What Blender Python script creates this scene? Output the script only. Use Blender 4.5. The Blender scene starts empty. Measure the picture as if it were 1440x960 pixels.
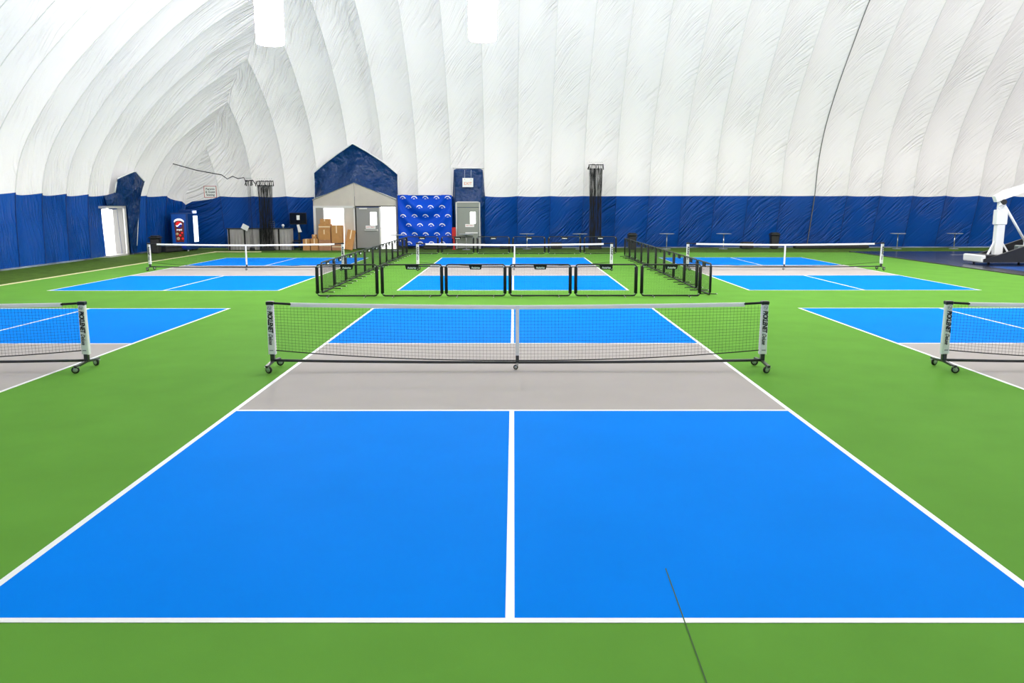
import bpy, bmesh, math, random
from mathutils import Vector, Matrix
random.seed(7)
sc = bpy.context.scene
COL = sc.collection
PI = math.pi

# ------------------------------------------------------------------ camera, world, light, exposure
cam_d = bpy.data.cameras.new('camera'); cam = bpy.data.objects.new('camera', cam_d); COL.objects.link(cam)
sc.camera = cam
cam_d.sensor_width = 36.0; cam_d.lens = 28.435; cam_d.clip_end = 300
_y, _t, _r = -0.0022, 0.1671, -0.0009
_f = Vector((math.sin(_y)*math.cos(_t), math.cos(_y)*math.cos(_t), -math.sin(_t)))
_rt = Vector((math.cos(_y), -math.sin(_y), 0)); _up = _rt.cross(_f)
_rt2 = _rt*math.cos(_r)+_up*math.sin(_r); _up2 = _up*math.cos(_r)-_rt*math.sin(_r)
_m = Matrix((( _rt2.x, _up2.x, -_f.x), (_rt2.y, _up2.y, -_f.y), (_rt2.z, _up2.z, -_f.z)))
cam.matrix_world = Matrix.Translation((0.0215, -10.7268, 2.2072)) @ _m.to_4x4()

w = bpy.data.worlds.new('world'); sc.world = w; w.use_nodes = True
w.node_tree.nodes['Background'].inputs[0].default_value = (1.0, 0.975, 0.955, 1)
w.node_tree.nodes['Background'].inputs[1].default_value = 1.3
sc.view_settings.view_transform = 'Standard'; sc.view_settings.look = 'None'
sc.view_settings.gamma = 1.0; sc.view_settings.use_curve_mapping = False
sc.view_settings.exposure = 0.12
sc.cycles.max_bounces = 8; sc.cycles.diffuse_bounces = 5; sc.cycles.glossy_bounces = 3
sc.cycles.use_denoising = True
LAMP_POWER = 2600.0*3.2
# hanging dome lights: x, y, z of the lamp bottom, relative power
LAMPS = [(-7.08, 14.0, 6.85, 1.0), (-0.88, 14.0, 6.95, 1.0), (5.9, 11.0, 8.3, 1.0), (12.6, 12.0, 8.6, 1.0),
         (19.5, 12.0, 8.6, 1.0), (27.0, 12.0, 8.6, 1.0), (34.0, 12.0, 8.6, .8),
         (-10.5, 4.0, 8.6, .8), (-1.5, 2.5, 9.4, .7), (7.5, 2.5, 9.4, .8), (16.5, 2.5, 9.4, .8), (27.0, 2.5, 9.4, .8)]

# ------------------------------------------------------------------ materials
def mat(name, col, rough=.5, metal=0, emit=None, es=0, spec=.5, noise=None, bump=None, trans=0):
    m = bpy.data.materials.new(name); m.use_nodes = True
    nt = m.node_tree; b = nt.nodes['Principled BSDF']
    c = tuple(col)+(1,)
    b.inputs['Base Color'].default_value = c
    b.inputs['Roughness'].default_value = rough; b.inputs['Metallic'].default_value = metal
    b.inputs['Specular IOR Level'].default_value = spec
    if emit: b.inputs['Emission Color'].default_value = tuple(emit)+(1,); b.inputs['Emission Strength'].default_value = es
    if noise:   # (scale, amount)
        tc = nt.nodes.new('ShaderNodeTexCoord'); n = nt.nodes.new('ShaderNodeTexNoise')
        n.inputs['Scale'].default_value = noise[0]; n.inputs['Detail'].default_value = 6
        mr = nt.nodes.new('ShaderNodeMapRange'); mr.inputs[1].default_value = .3; mr.inputs[2].default_value = .7
        mr.inputs[3].default_value = 1-noise[1]; mr.inputs[4].default_value = 1+noise[1]
        mx = nt.nodes.new('ShaderNodeMix'); mx.data_type = 'RGBA'; mx.blend_type = 'MULTIPLY'; mx.inputs[0].default_value = 1
        mx.inputs[6].default_value = c
        nt.links.new(tc.outputs['Object'], n.inputs['Vector']); nt.links.new(n.outputs['Fac'], mr.inputs[0])
        nt.links.new(mr.outputs[0], mx.inputs[7]); nt.links.new(mx.outputs[2], b.inputs['Base Color'])
    if bump:    # (scale, strength)
        tc = nt.nodes.new('ShaderNodeTexCoord'); n = nt.nodes.new('ShaderNodeTexNoise'); n.inputs['Scale'].default_value = bump[0]
        n.inputs['Detail'].default_value = 4
        bp = nt.nodes.new('ShaderNodeBump'); bp.inputs['Strength'].default_value = bump[1]; bp.inputs['Distance'].default_value = .01 if len(bump) < 3 else bump[2]
        nt.links.new(tc.outputs['Object'], n.inputs['Vector']); nt.links.new(n.outputs['Fac'], bp.inputs['Height'])
        nt.links.new(bp.outputs[0], b.inputs['Normal'])
    return m

def fabric_mat(name, col, rough, spec, amt, ang, tint=None, coat=0):
    """membrane with stretch wrinkles: ridged noise drawn out along one diagonal of the panel's own UV (metres)"""
    m = mat(name, col, rough, spec=spec); nt = m.node_tree; b = nt.nodes['Principled BSDF']
    uv = nt.nodes.new('ShaderNodeUVMap'); uv.uv_map = 'UVMap'
    # a slow warp bends the wrinkles
    wn = nt.nodes.new('ShaderNodeTexNoise'); wn.inputs['Scale'].default_value = .55; wn.inputs['Detail'].default_value = 1
    add = nt.nodes.new('ShaderNodeVectorMath'); add.operation = 'MULTIPLY_ADD'
    add.inputs[1].default_value = (.45, .45, 0)
    nt.links.new(uv.outputs[0], wn.inputs['Vector'])
    nt.links.new(wn.outputs['Color'], add.inputs[0]); nt.links.new(uv.outputs[0], add.inputs[2])
    rot = nt.nodes.new('ShaderNodeMapping'); rot.vector_type = 'TEXTURE'; rot.inputs['Rotation'].default_value = (0, 0, ang)
    rot.inputs['Scale'].default_value = (1.9, .13, 1)
    nt.links.new(add.outputs[0], rot.inputs[0])
    # note: TEXTURE mapping divides by scale -> short period across, long along
    n = nt.nodes.new('ShaderNodeTexNoise'); n.inputs['Scale'].default_value = .85; n.inputs['Detail'].default_value = 2.5
    n.inputs['Roughness'].default_value = .55
    nt.links.new(rot.outputs[0], n.inputs['Vector'])
    # ridge = |n - .5|
    sb = nt.nodes.new('ShaderNodeMath'); sb.operation = 'SUBTRACT'; sb.inputs[1].default_value = .5
    ab = nt.nodes.new('ShaderNodeMath'); ab.operation = 'ABSOLUTE'
    pw = nt.nodes.new('ShaderNodeMath'); pw.operation = 'POWER'; pw.inputs[1].default_value = 1.0
    nt.links.new(n.outputs['Fac'], sb.inputs[0]); nt.links.new(sb.outputs[0], ab.inputs[0]); nt.links.new(ab.outputs[0], pw.inputs[0])
    # patches where the fabric is slack
    pn = nt.nodes.new('ShaderNodeTexNoise'); pn.inputs['Scale'].default_value = .45; pn.inputs['Detail'].default_value = 1
    nt.links.new(uv.outputs[0], pn.inputs['Vector'])
    mr = nt.nodes.new('ShaderNodeMapRange'); mr.inputs[1].default_value = .38; mr.inputs[2].default_value = .66
    mr.inputs[3].default_value = .18; mr.inputs[4].default_value = 1.0
    nt.links.new(pn.outputs['Fac'], mr.inputs[0])
    at = nt.nodes.new('ShaderNodeAttribute'); at.attribute_name = 'pinch'
    ad = nt.nodes.new('ShaderNodeMath'); ad.operation = 'MULTIPLY_ADD'; ad.inputs[1].default_value = 2.2
    nt.links.new(at.outputs['Fac'], ad.inputs[0]); nt.links.new(mr.outputs[0], ad.inputs[2])
    ml = nt.nodes.new('ShaderNodeMath'); ml.operation = 'MULTIPLY'
    nt.links.new(pw.outputs[0], ml.inputs[0]); nt.links.new(ad.outputs[0], ml.inputs[1])
    bp = nt.nodes.new('ShaderNodeBump'); bp.inputs['Strength'].default_value = 1.0; bp.inputs['Distance'].default_value = amt
    bp.invert = True
    nt.links.new(ml.outputs[0], bp.inputs['Height']); nt.links.new(bp.outputs[0], b.inputs['Normal'])
    if tint:      # daylight comes through the pale membrane
        tr = nt.nodes.new('ShaderNodeBsdfTranslucent'); tr.inputs['Color'].default_value = tuple(tint)+(1,)
        nt.links.new(bp.outputs[0], tr.inputs['Normal'])
        mx = nt.nodes.new('ShaderNodeMixShader'); mx.inputs[0].default_value = .25
        nt.links.new(b.outputs[0], mx.inputs[1]); nt.links.new(tr.outputs[0], mx.inputs[2])
        nt.links.new(mx.outputs[0], nt.nodes['Material Output'].inputs[0])
    return m

M = {}
M['white_fabric'] = fabric_mat('white_membrane', (.91, .885, .875), .5, .4, .22, math.radians(52), tint=(.9, .9, .9))
M['white_fabric_left'] = fabric_mat('white_membrane_end', (.91, .885, .88), .5, .4, .21, math.radians(82), tint=(.9, .9, .9))
M['blue_fabric'] = fabric_mat('blue_membrane', (.0, .064, .34), .36, .34, .34, math.radians(48))
M['blue_fabric_left'] = fabric_mat('blue_membrane_end', (.0, .070, .36), .36, .34, .34, math.radians(84))
M['hood_fabric'] = mat('blue_hood_fabric', (.0, .034, .145), .36, spec=.4, bump=(1.5, 1.0, .35))
M['floor_green'] = mat('green_acrylic_paint', (.135, .345, .050), .6, spec=.008, noise=(1.3, .05), bump=(140, .06))
M['floor_blue'] = mat('blue_acrylic_paint', (.0, .235, .90), .6, spec=.008, noise=(.9, .03), bump=(140, .06))
M['floor_grey'] = mat('grey_acrylic_paint', (.48, .442, .425), .6, spec=.008, noise=(1.1, .03), bump=(140, .06))
M['line'] = mat('white_line_paint', (.93, .93, .93), .45)
M['turf'] = mat('olive_turf', (.075, .145, .018), .9, spec=.1, noise=(3.5, .22), bump=(60, .5))
M['turf_line'] = mat('cream_turf_line', (.75, .72, .40), .8)
M['tile'] = mat('dark_sport_tile', (.018, .022, .045), .22, spec=.5, noise=(8, .15))
M['tile_blue'] = mat('blue_sport_tile', (.01, .09, .40), .25, spec=.5)
M['tile_edge'] = mat('black_tile_edge', (.012, .012, .012), .5)
M['crack'] = mat('dark_crack', (.05, .12, .03), .9)
M['black'] = mat('black_powder_coat', (.012, .012, .013), .38)
M['black_strap'] = mat('black_webbing', (.008, .008, .008), .8)
M['black_cord'] = mat('black_net_cord', (.010, .012, .012), .7)
M['white_vinyl'] = mat('white_vinyl', (.86, .86, .86), .45)
M['white_tape'] = mat('white_net_tape', (.90, .90, .90), .6)
M['steel'] = mat('zinc_steel', (.55, .57, .56), .3, metal=.9)
M['dark_steel'] = mat('dark_steel', (.045, .047, .05), .3, metal=.3)
M['rubber'] = mat('black_rubber', (.012, .013, .012), .6)
M['hub'] = mat('grey_wheel_hub', (.42, .46, .44), .4, metal=.3)
M['ink'] = mat('black_ink', (.006, .006, .01), .6)
M['grey_ink'] = mat('grey_ink', (.30, .30, .33), .6)
M['white_ink'] = mat('white_ink', (.88, .88, .90), .5)
M['red_ink'] = mat('red_ink', (.55, .08, .07), .5)
M['orange_ink'] = mat('orange_ink', (.75, .22, .05), .5)
M['lamp_shell'] = mat('lamp_shell', (.9, .9, .9), .5, emit=(1.0, .955, .93), es=LAMP_POWER/95.0)
M['lamp_shell_dim'] = mat('lamp_shell_dim', (.9, .9, .9), .5, emit=(1.0, .955, .93), es=LAMP_POWER*.08/95.0)
M['day_pane'] = mat('daylit_pane', (.9, .9, .9), .4, emit=(1, .99, .98), es=2.2)
M['day_pane_warm'] = mat('daylit_warm_pane', (.9, .9, .9), .4, emit=(1, .93, .84), es=2.0)
M['metal_panel'] = mat('pale_metal_panel', (.55, .50, .44), .45, metal=.15, noise=(2, .05))
M['metal_frame'] = mat('pale_metal_frame', (.72, .70, .68), .4, metal=.2)
M['door_grey'] = mat('grey_door_paint', (.28, .275, .27), .45)
M['door_grey_green'] = mat('grey_green_door_paint', (.27, .29, .26), .45)
M['dark_gap'] = mat('dark_seal', (.02, .02, .02), .7)
M['card'] = mat('brown_cardboard', (.50, .245, .085), .85, noise=(6, .08))
M['card_dark'] = mat('pinkish_cardboard', (.42, .20, .11), .85, noise=(6, .08))
M['packing_tape'] = mat('pale_packing_tape', (.80, .62, .40), .4)
M['banner'] = mat('royal_blue_banner', (.0, .070, .62), .5, spec=.15)
M['red'] = mat('red_paint', (.50, .012, .01), .4)
M['bin'] = mat('black_bin_plastic', (.022, .022, .024), .5)
M['counter_cloth'] = mat('grey_drape', (.36, .34, .33), .8, noise=(5, .06))
M['counter_top'] = mat('dark_counter_top', (.03, .035, .045), .4)
M['paper'] = mat('white_paper', (.88, .88, .86), .7)
M['screen'] = mat('dark_screen', (.006, .007, .008), .12)
M['table_top'] = mat('grey_table_top', (.32, .34, .38), .4)
M['vend_blue'] = mat('vending_blue', (.004, .045, .22), .3)
M['vend_lit'] = mat('lit_blue_front', (.005, .05, .28), .3, emit=(.01, .12, .50), es=.25)
M['vend_dark'] = mat('vending_print_dark', (.10, .02, .02), .3, emit=(.22, .03, .02), es=.25)
M['vend_red'] = mat('vending_red', (.7, .02, .02), .3, emit=(.8, .02, .02), es=.6)
M['vend_white'] = mat('vending_white', (.85, .87, .9), .3, emit=(.85, .9, 1), es=.7)
M['vend_navy'] = mat('vending_navy', (.01, .02, .25), .3, emit=(.01, .02, .3), es=.5)
M['cooler_lit'] = mat('cooler_lit_front', (.9, .95, 1), .3, emit=(.82, .92, 1), es=1.8)
M['sign_blue_lit'] = mat('sign_lit', (.6, .7, 1), .3, emit=(.55, .65, 1), es=1.6)
M['hoop_white'] = mat('white_gloss_steel', (.85, .86, .87), .3)
M['hoop_pad'] = mat('black_vinyl_pad', (.022, .023, .026), .35, bump=(30, .3))
M['net_grey'] = mat('black_divider_netting', (.014, .015, .015), .8)
M['rope'] = mat('grey_rope', (.17, .17, .16), .8)
M['kerb'] = mat('pale_kerb', (.20, .24, .30), .6, noise=(.6, .9))
M['orange'] = mat('orange_steel', (.8, .2, .03), .4)

# ------------------------------------------------------------------ mesh helpers
class MB:
    def __init__(s): s.v = []; s.f = []; s.mi = []; s.m = 0; s.sm = []
    def face(s, idx, smooth=False): s.f.append(tuple(idx)); s.mi.append(s.m); s.sm.append(smooth)
    def box(s, x0, x1, y0, y1, z0, z1, R=None, T=None):
        b = len(s.v)
        for z in (z0, z1):
            for x, y in ((x0, y0), (x1, y0), (x1, y1), (x0, y1)):
                p = Vector((x, y, z))
                if R is not None: p = R @ p
                if T is not None: p = p+Vector(T)
                s.v.append(tuple(p))
        for q in ((3, 2, 1, 0), (4, 5, 6, 7), (0, 1, 5, 4), (1, 2, 6, 5), (2, 3, 7, 6), (3, 0, 4, 7)): s.face([b+i for i in q])
        return s
    def rbox(s, x0, x1, y0, y1, z0, z1, r=.01):
        """upright box with bevelled vertical and horizontal edges"""
        b = len(s.v); rings = []
        for z, k in ((z0, r), (z0+r, 0), (z1-r, 0), (z1, r)):
            ring = []
            for x, y in ((x0+r, y0), (x1-r, y0), (x1, y0+r), (x1, y1-r), (x1-r, y1), (x0+r, y1), (x0, y1-r), (x0, y0+r)):
                cx, cy = (x0+x1)/2, (y0+y1)/2
                px = x-(math.copysign(min(k, abs(x-cx)), x-cx)); py = y-(math.copysign(min(k, abs(y-cy)), y-cy))
                ring.append(len(s.v)); s.v.append((px, py, z))
            rings.append(ring)
        for a, c in zip(rings, rings[1:]):
            for i in range(8): s.face((a[i], a[(i+1) % 8], c[(i+1) % 8], c[i]))
        s.face(rings[0][::-1]); s.face(rings[-1]); return s
    def tube(s, pts, r, n=8, cap=True, smooth=True, flat=None):
        pts = [Vector(p) for p in pts]; rings = []
        prev = None
        for i, p in enumerate(pts):
            d = (pts[min(i+1, len(pts)-1)]-pts[max(i-1, 0)])
            d = d.normalized() if d.length > 1e-9 else Vector((0, 0, 1))
            up = Vector((0, 0, 1)) if abs(d.z) < .95 else Vector((0, 1, 0))
            a = d.cross(up).normalized(); b = a.cross(d)
            rr = r[i] if isinstance(r, (list, tuple)) else r
            ring = []
            for k in range(n):
                t = 2*PI*k/n+PI/n
                ra = rr; rb = rr*(flat if flat else 1)
                ring.append(len(s.v)); s.v.append(tuple(p+a*math.cos(t)*ra+b*math.sin(t)*rb))
            rings.append(ring)
        for a, c in zip(rings, rings[1:]):
            for k in range(n): s.face((a[k], a[(k+1) % n], c[(k+1) % n], c[k]), smooth)
        if cap: s.face(rings[0][::-1]); s.face(rings[-1])
        return s
    def lathe(s, prof, c=(0, 0, 0), n=20, axis='z', smooth=True, cap=True):
        rings = []
        for r, h in prof:
            ring = []
            for k in range(n):
                t = 2*PI*k/n; a, b = r*math.cos(t), r*math.sin(t)
                p = {'z': (a, b, h), 'x': (h, a, b), 'y': (b, h, a)}[axis]
                ring.append(len(s.v)); s.v.append((p[0]+c[0], p[1]+c[1], p[2]+c[2]))
            rings.append(ring)
        for a, q in zip(rings, rings[1:]):
            for k in range(n): s.face((a[k], a[(k+1) % n], q[(k+1) % n], q[k]), smooth)
        if cap: s.face(rings[0][::-1]); s.face(rings[-1])
        return s
    def poly(s, pts, thick=None):
        """polygon, optionally extruded along vector thick"""
        b = len(s.v); n = len(pts)
        s.v += [tuple(p) for p in pts]
        if thick is None: s.face(range(b, b+n)); return s
        s.v += [tuple(Vector(p)+Vector(thick)) for p in pts]
        s.face([b+i for i in range(n)]); s.face([b+n+i for i in reversed(range(n))])
        for i in range(n): s.face((b+i, b+n+i, b+n+(i+1) % n, b+(i+1) % n))
        return s
    def grid(s, fn, nu, nv, smooth=True):
        b = len(s.v)
        for j in range(nv+1):
            for i in range(nu+1): s.v.append(tuple(fn(i/nu, j/nv)))
        for j in range(nv):
            for i in range(nu):
                a = b+j*(nu+1)+i; s.face((a, a+1, a+nu+2, a+nu+1), smooth)
        return s
    def xf(s, R=None, T=None, start=0):
        for i in range(start, len(s.v)):
            p = Vector(s.v[i])
            if R is not None: p = R @ p
            if T is not None: p = p+Vector(T)
            s.v[i] = tuple(p)
        return s
    def mesh(s, name, mats):
        me = bpy.data.meshes.new(name); me.from_pydata(s.v, [], s.f)
        for m in (mats if isinstance(mats, (list, tuple)) else [mats]): me.materials.append(M[m] if isinstance(m, str) else m)
        me.polygons.foreach_set('material_index', s.mi); me.polygons.foreach_set('use_smooth', s.sm)
        bm = bmesh.new(); bm.from_mesh(me); bmesh.ops.recalc_face_normals(bm, faces=bm.faces); bm.to_mesh(me); bm.free()
        me.update(); return me
    def build(s, name, mats, parent=None, loc=None, **kw):
        return link(name, s.mesh(name, mats), parent, loc, **kw)

def link(name, me, parent=None, loc=None, rotz=None, kind=None):
    o = bpy.data.objects.new(name, me); COL.objects.link(o)
    if parent: o.parent = parent
    if loc: o.location = loc
    if rotz is not None: o.rotation_euler = (0, 0, rotz)
    if kind: o['kind'] = kind
    return o
def tag(o, label, cat, group=None, kind=None):
    o['label'] = label
    if cat: o['category'] = cat
    if group: o['group'] = group
    if kind: o['kind'] = kind
    return o
def thing(name, label, cat, loc=(0, 0, 0), rotz=0, group=None):
    o = bpy.data.objects.new(name, None); COL.objects.link(o); o.location = loc; o.rotation_euler = (0, 0, rotz)
    o.empty_display_size = .2
    return tag(o, label, cat, group)
def struct_root(name, loc=(0, 0, 0)):
    o = bpy.data.objects.new(name, None); COL.objects.link(o); o.location = loc; o['kind'] = 'structure'; return o
def kids(o): return [c for c in o.children]
def copy_tree(o, parent=None):
    c = o.copy(); COL.objects.link(c)
    if parent: c.parent = parent
    for k in kids(o): copy_tree(k, c)
    return c
def text_mesh(txt, size, R, T, mats, bold=0, shear=0, extr=.001, align='CENTER', spacing=1.0, name='lettering', sx=1.0):
    cu = bpy.data.curves.new('txt', 'FONT'); cu.body = txt; cu.size = size; cu.shear = shear; cu.offset = bold
    cu.extrude = extr; cu.align_x = align; cu.align_y = 'CENTER'; cu.space_character = spacing; cu.resolution_u = 3
    ob = bpy.data.objects.new('txt', cu); COL.objects.link(ob)
    dg = bpy.context.evaluated_depsgraph_get(); me = bpy.data.meshes.new_from_object(ob.evaluated_get(dg))
    COL.objects.unlink(ob); bpy.data.objects.remove(ob); bpy.data.curves.remove(cu)
    me.name = name
    me.transform(Matrix.Translation(T) @ R.to_4x4() @ Matrix.Diagonal((sx, 1, 1, 1)))
    me.materials.clear(); me.materials.append(M[mats]); return me
FACE = Matrix(((1, 0, 0), (0, 0, -1), (0, 1, 0)))          # text plane XY -> faces -Y, upright
ORD = ['first', 'second', 'third', 'fourth', 'fifth', 'sixth', 'seventh', 'eighth', 'ninth', 'tenth', 'eleventh']
def interp(x, xs, ys):
    if x <= xs[0]: return ys[0]+(ys[1]-ys[0])/(xs[1]-xs[0])*(x-xs[0]) if False else ys[0]
    for i in range(len(xs)-1):
        if x <= xs[i+1]:
            t = (x-xs[i])/(xs[i+1]-xs[i]); return ys[i]+(ys[i+1]-ys[i])*t
    return ys[-1]
def smooth_table(xs, ys, n=200):
    """monotone-ish smooth resampling (Catmull-Rom with finite differences)"""
    m = []
    for i in range(len(xs)):
        if i == 0: m.append((ys[1]-ys[0])/(xs[1]-xs[0]))
        elif i == len(xs)-1: m.append((ys[-1]-ys[-2])/(xs[-1]-xs[-2]))
        else: m.append((ys[i+1]-ys[i-1])/(xs[i+1]-xs[i-1]))
    X = [xs[0]+(xs[-1]-xs[0])*i/n for i in range(n+1)]; Y = []
    j = 0
    for x in X:
        while j < len(xs)-2 and x > xs[j+1]: j += 1
        h = xs[j+1]-xs[j]; t = (x-xs[j])/h
        Y.append((2*t**3-3*t*t+1)*ys[j]+(t**3-2*t*t+t)*h*m[j]+(-2*t**3+3*t*t)*ys[j+1]+(t**3-t*t)*h*m[j+1])
    def f(x):
        u = (x-xs[0])/(xs[-1]-xs[0])*n
        if u <= 0: return Y[0]
        if u >= n: return Y[-1]
        i = int(u); return Y[i]+(Y[i+1]-Y[i])*(u-i)
    return f

# ------------------------------------------------------------------ the air dome
ZT = 2.66                    # top of the blue skirt
YB0, XL0, YR = 32.3, -17.8, 9.3
DBf = smooth_table([0, 1.8, 2.6, 4.5, 6, 7.2, 8.3, 9.5, 11, 12.3, 13.4, 14.3, 15.1, 15.7, 16.0],
                   [0, .50, .70, 1.0, 1.6, 2.4, 3.3, 4.4, 5.85, 7.5, 9.4, 11.8, 15.0, 18.8, 23.0], 400)
DLf = smooth_table([0, 2.7, 4.3, 6.4, 8, 9.4, 10.8, 12, 13.2, 14.2, 15.1, 16.0],
                   [0, .12, .6, 2.05, 3.6, 5.2, 7.2, 9.4, 12.2, 15.2, 19, 24.0], 400)
HK = [-9.75, -9, -8, -7, -6, -5, -4, -3, -2, -1, 0, 1, 2, 3]
HZ = smooth_table(HK, [0, 4.98, 6.95, 8.6, 10.0, 11.2, 12.2, 13.0, 13.7, 14.3, 14.85, 15.3, 15.7, 16.0])
HX = lambda z: interp(z, [0, 2.66, 4.98, 6.95, 8.6, 10, 11.2, 12.2, 13, 13.7, 14.3, 14.85, 15.3, 15.7, 16],
                      [-17.1, -16.75, -15.1, -13.35, -11.8, -10.2, -8.5, -6.8, -5.0, -3.2, -1.4, .3, 2.0, 3.7, 5.5])
HY = lambda z: interp(z, [0, 2.66, 4.98, 6.95, 8.6, 10, 11.2, 12.2, 13, 13.7, 14.3, 14.85, 15.3, 15.7, 16],
                      [31.6, 31.4, 30.0, 28.35, 26.7, 25.05, 23.4, 21.75, 20.1, 18.4, 16.7, 15, 13.1, 11.2, 9.3])
XK = lambda k: .20+1.697*k
YK = lambda k: 30.0-1.65*(k+9) if k < 2 else 11.85-2.55*(k-2)
def zh_of(k):
    return 16.0 if k >= 3 else max(0.0, HZ(k))
def back_pt(k, z):
    """point of the long back wall on column k (seams at whole k)"""
    zh = zh_of(k); x = XK(k)
    if k < 3 and zh > 0: x += (HX(zh)-x)*min(1, z/zh)**1.5
    y = YB0-DBf(z)
    if k < 8:
        hx = HX(z); y += (HY(z)-(YB0-DBf(z)))*math.exp(-max(0, x-hx)/2.2)
    return Vector((x, y, z))
def left_pt(k, z):
    zh = zh_of(k); y = YK(k)
    if zh > 0: y += (HY(zh)-y)*min(1, z/zh)**1.5
    x = XL0+DLf(z)
    x += (HX(z)-x)*math.exp(-max(0, HY(z)-y)/2.2)
    return Vector((x, y, z))
def surf(fn, k, z):
    """the panel surface: bulges outward between its two seams"""
    p = fn(k, z); e = .02
    du = fn(k+e, z)-fn(k-e, z); dz = fn(k, min(z+.05, 16))-fn(k, max(z-.05, 0))
    n = du.cross(dz)
    if n.length < 1e-9: return p
    n.normalize()
    c = Vector((12, 10, 2))
    if n.dot(p-c) < 0: n = -n
    f = k-math.floor(k)
    if k < -9: f = (k+9.75)/.75
    b = 4*f*(1-f)
    amp = .30 if z > ZT else .30*(.2+.8*z/ZT)
    zh = zh_of(k)
    t_ = max(0, min(1, (zh-z)/1.8))     # both walls share one outward direction along the mitre
    if k < 3: n = (n*t_+Vector((-.62, .62, .48))*(1-t_)).normalized()
    if k < -9: amp *= .4
    return p+n*b*amp
def skirt_top(k):
    f = k-math.floor(k)
    if k < -9:
        f = (k+9.75)/.75; return 2.12+(ZT-2.12)*f**1.2
    return ZT-.12*4*f*(1-f)*(.7+.3*math.sin(math.floor(k)*12.9+3))
def panel(fn, k0, k1, mirx, miry, holes=None, skirt=True, nu=10, lowres=False):
    """one fabric panel between two seams -> (MB, uv list, pinch list)"""
    mb = MB(); uv = []; pinch = []
    nz = (14 if skirt else 44)
    if lowres: nu, nz = 4, (3 if skirt else 14)
    for j in range(nz+1):
        for i in range(nu+1):
            k = k0+(k1-k0)*i/nu
            kk = min(k, k1-1e-4) if i == nu else k+1e-6
            zt = min(skirt_top(kk if kk > -9.75 else -9.7499), zh_of(k) if k < -9 else 99)
            if k <= -9.7499: zt = 2.12; 
            if skirt:
                z = zt*j/nz
                if k < -9: z = min(z, 99)
            else:
                zh = zh_of(k)
                if k < -9: zh = max(zh, zt)
                t = j/nz
                if zh > 14: t = 1-(1-t)**1.6 if False else t
                th = t*PI/2
                # denser rows near the crown where the arch flattens
                z = zt+(zh-zt)*(t if zh < 12 else (.35*t+.65*math.sin(th)))
            if k < -9 and z > zh_of(k):
                p = Vector((HX(z), HY(z), z))         # on the mitre line itself
            else:
                p = surf(fn, k, z) if 0 < i < nu and k > -9.74 else fn(k, z)
            if miry: p.y = 2*YR-p.y
            if mirx: p.x = 2*XK(8)-p.x
            mb.v.append(tuple(p)); uv.append(((k*1.73)+k0*23.7+(400 if fn is left_pt else 0), z*1.15+ (0 if skirt else .0)))
            dz = zh_of(k)-z
            pinch.append(math.exp(-max(0, dz)/1.3)*(1 if k < -4 else 0))
    for j in range(nz):
        for i in range(nu):
            a = j*(nu+1)+i
            if holes:
                c = sum((Vector(mb.v[q]) for q in (a, a+1, a+nu+2, a+nu+1)), Vector())/4
                if any(h[0] < c.y < h[1] and c.z < h[2] for h in holes): continue
            mb.face((a, a+1, a+nu+2, a+nu+1), True)
    return mb, uv, pinch
def panel_object(mb, uv, pinch, name, mname, parent):
    me = bpy.data.meshes.new(name); me.from_pydata(mb.v, [], mb.f); me.materials.append(M[mname])
    me.polygons.foreach_set('use_smooth', [True]*len(me.polygons))
    ul = me.uv_layers.new(name='UVMap')
    for l in me.loops: ul.data[l.index].uv = uv[l.vertex_index]
    at = me.attributes.new('pinch', 'FLOAT', 'POINT'); at.data.foreach_set('value', pinch)
    me.update(); return link(name, me, parent)

wall_back = struct_root('wall_back'); wall_left = struct_root('wall_left')
wall_front = struct_root('wall_front'); wall_right = struct_root('wall_right')
LEFT_HOLE = [(24.72, 26.22, 2.08)]
kb = [-9.75]+list(range(-9, 17))
for k0, k1 in zip(kb, kb[1:]):
    panel_object(*panel(back_pt, k0, k1, 0, 0, skirt=True), 'skirt_panel', 'blue_fabric', wall_back)
    panel_object(*panel(back_pt, k0, k1, 0, 0, skirt=False), 'fabric_panel', 'white_fabric', wall_back)
kl = [-9.75]+list(range(-9, 4))
for k0, k1 in zip(kl, kl[1:]):
    for my in (0, 1):
        lo = my == 1 or k0 > 1
        panel_object(*panel(left_pt, k0, k1, 0, my, LEFT_HOLE if not my else None, True, 16 if not my and k0 in (-7, -6) else 10, lowres=lo), 'skirt_panel', 'blue_fabric_left', wall_left)
        panel_object(*panel(left_pt, k0, k1, 0, my, None, False, lowres=lo), 'fabric_panel', 'white_fabric_left', wall_left)
M['seam'] = mat('seam_weld', (.83, .83, .81), .6)
M['seam_blue'] = mat('seam_weld_blue', (.002, .035, .20), .5)
def seam(fn, k, wall):
    zh = zh_of(k); c = Vector((12, 10, 2))
    for z0, z1, m in ((0, ZT, 'seam_blue'), (ZT, zh, 'seam')):
        pts = []
        for i in range(31):
            z = z0+(z1-z0)*i/30; p = fn(k, z); pts.append(p+(c-p).normalized()*.01)
        MB().tube(pts, .014, 4, cap=False).build('seam', m, wall)
for k in range(-9, 17): seam(back_pt, k, wall_back)
for k in range(-9, 2):
    if k != -6: seam(left_pt, k, wall_left)
def joined(pieces, name, mname, parent):
    mb = MB(); uv = []; pi = []
    for m, u, q in pieces:
        b = len(mb.v); mb.v += m.v; uv += u; pi += q
        for f in m.f: mb.face([b+i for i in f], True)
    return panel_object(mb, uv, pi, name, mname, parent)
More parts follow.
